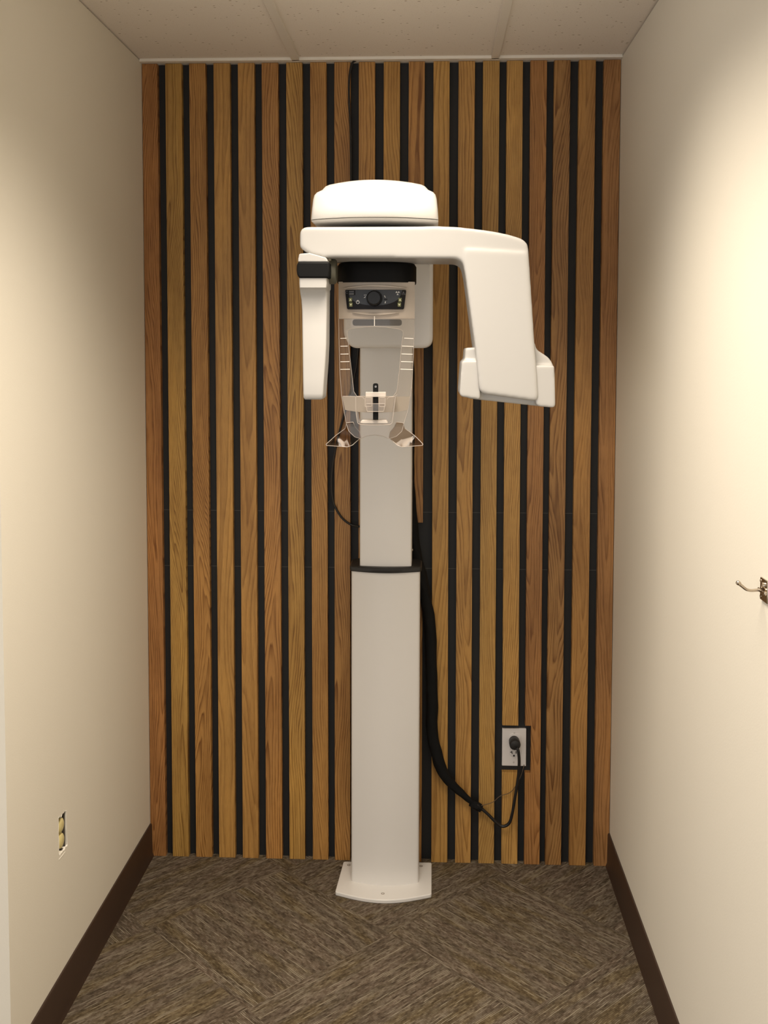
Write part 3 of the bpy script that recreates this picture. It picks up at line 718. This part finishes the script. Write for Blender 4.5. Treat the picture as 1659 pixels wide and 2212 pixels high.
# ------------------------------------------------------------------ uncovered outlet in the left wall
yc = (hole[0].y+hole[13].y)/2; zcn = PXp(136, 1800, 0).z
uo = thing('uncovered_outlet', 'uncovered ivory outlet in a torn hole low on the left wall', 'outlet', (-.004, yc, zcn))
y0, y1 = min(h.y for h in hole), max(h.y for h in hole); z0, z1 = min(h.z for h in hole), max(h.z for h in hole)
bm = bmesh.new()
for a_ in ((-.052,-.050,y0+.001,y1-.001,z0+.001,z1-.001),(-.05,-.0042,y0-.0005,y0+.0012,z0+.001,z1-.001),(-.05,-.0042,y1-.0062,y1-.0045,z0+.001,z1-.001),(-.05,-.0042,y0+.001,y1-.001,z0+.001,z0+.0025)): box(bm, *a_)
link('junction_box', bm, m_box, uo, smooth=0)
ym = (y0+y1)/2
bm = bmesh.new(); box(bm, -.030, -.009, ym-.015, ym+.019, zcn-.036, zcn+.034); rc = link('receptacle', bm, m_ivory, uo, bevel=.003)
for dz in (-.0205, .0185):
    bm = bmesh.new(); lathe(bm, (-.0095, ym+.003, zcn+dz), (1,0,0), [(0,.0178),(.004,.0178),(.0065,.0140),(.0078,.006)], 24); f_ = link('socket', bm, m_ivory, uo, smooth=40)
bm = bmesh.new(); box(bm, -.0125, -.011, ym-.008, ym+.008, z0+.006, z1-.008); link('mounting_strap', bm, m_steel, uo, bevel=.0005)
bm = bmesh.new()
cH = Vector((0, ym, zcn)); n = len(hole); rings = []
rr_ = [1+random.uniform(.0, .06) for _ in hole]
ins = []; mids = []; outs = []
for h_, g_ in zip(hole, rr_):
    d = h_-cH; ins.append(Vector((-.002, cH.y+d.y*.985, cH.z+d.z*.985))); mids.append(Vector((.0003+random.uniform(0,.0006), cH.y+d.y*(1+(g_-1)*.4), cH.z+d.z*(1+(g_-1)*.25)))); outs.append(Vector((-.0003, cH.y+d.y*g_*1.02, cH.z+d.z*(1+(g_-1)*.5))))
backs = [Vector((-.0035, p.y, p.z)) for p in ins]
loft(bm, [backs, ins, mids, outs], cap=False); link('torn_edge', bm, m_gyp, uo, smooth=0)
bm = bmesh.new(); tube(bm, [PXp(127.2, 1857, .0003), PXp(133, 1850, .0003), PXp(140.6, 1840, .0003)], .0008, 6, 3); link('score_mark', bm, m_gyp, uo)

# ------------------------------------------------------------------ robe hook on the right wall
yh0 = PXp(1646.5, 1270, W).y; zt1 = PXp(1646.5, 1245.5, W).z; zb1 = PXp(1646.5, 1294, W).z; sz = zt1-zb1
hk = thing('wall_hook', 'brushed nickel robe hook on the right wall', 'hook', (W, yh0-sz/2, (zt1+zb1)/2))
yh1 = yh0-sz
bm = bmesh.new(); box(bm, W-.004, W-.0002, yh1, yh0, zb1, zt1); hp = link('back_plate', bm, m_chrome, hk, bevel=.0012, seg=3)
bm = bmesh.new(); zm = PXp(1646.5, 1272, W).z; box(bm, W-.0085, W-.0035, yh1+.001, yh0-.001, zm-.0035, zm+.0035); link('rib', bm, m_chrome, hk, bevel=.0015, seg=3)
bm = bmesh.new(); lathe(bm, (W-.004, (yh0+yh1)/2, (zt1+zm)/2), (-1,0,0), [(0,.0055),(.003,.005),(.0045,.002)], 20); link('screw', bm, m_chrome, hk)
yp = yh0-.006
def ph(px, py): q = P(px, py, yp); return q
bm = bmesh.new(); tube(bm, [Vector((W-.006, yp, ph(1640,1274).z)), ph(1632,1275), ph(1621,1275.5), ph(1612,1273), ph(1604,1267), ph(1596.5,1261)], lambda q: .0029-.0004*math.sin(q*math.pi), 14, 8)
lathe(bm, ph(1594.5, 1259), (ph(1590,1256)-ph(1600,1263)), [(-.005,.002),(-.0038,.0034),(-.001,.0040),(.0018,.0037),(.0032,.0024),(.0038,.0010)], 16)
link('prong', bm, m_chrome, hk)
bm = bmesh.new(); lathe(bm, (W-.004, yh0-.005, zb1+.006), (-1,0,0), [(0,.003),(.0008,.003),(.0014,.001)], 16); link('screw', bm, m_chrome, hk)
bm = bmesh.new(); lathe(bm, (W-.004, yh0-.004, zt1-.006), (-1,0,0), [(0,.0028),(.0008,.0028),(.0014,.001)], 16); link('screw', bm, m_chrome, hk)
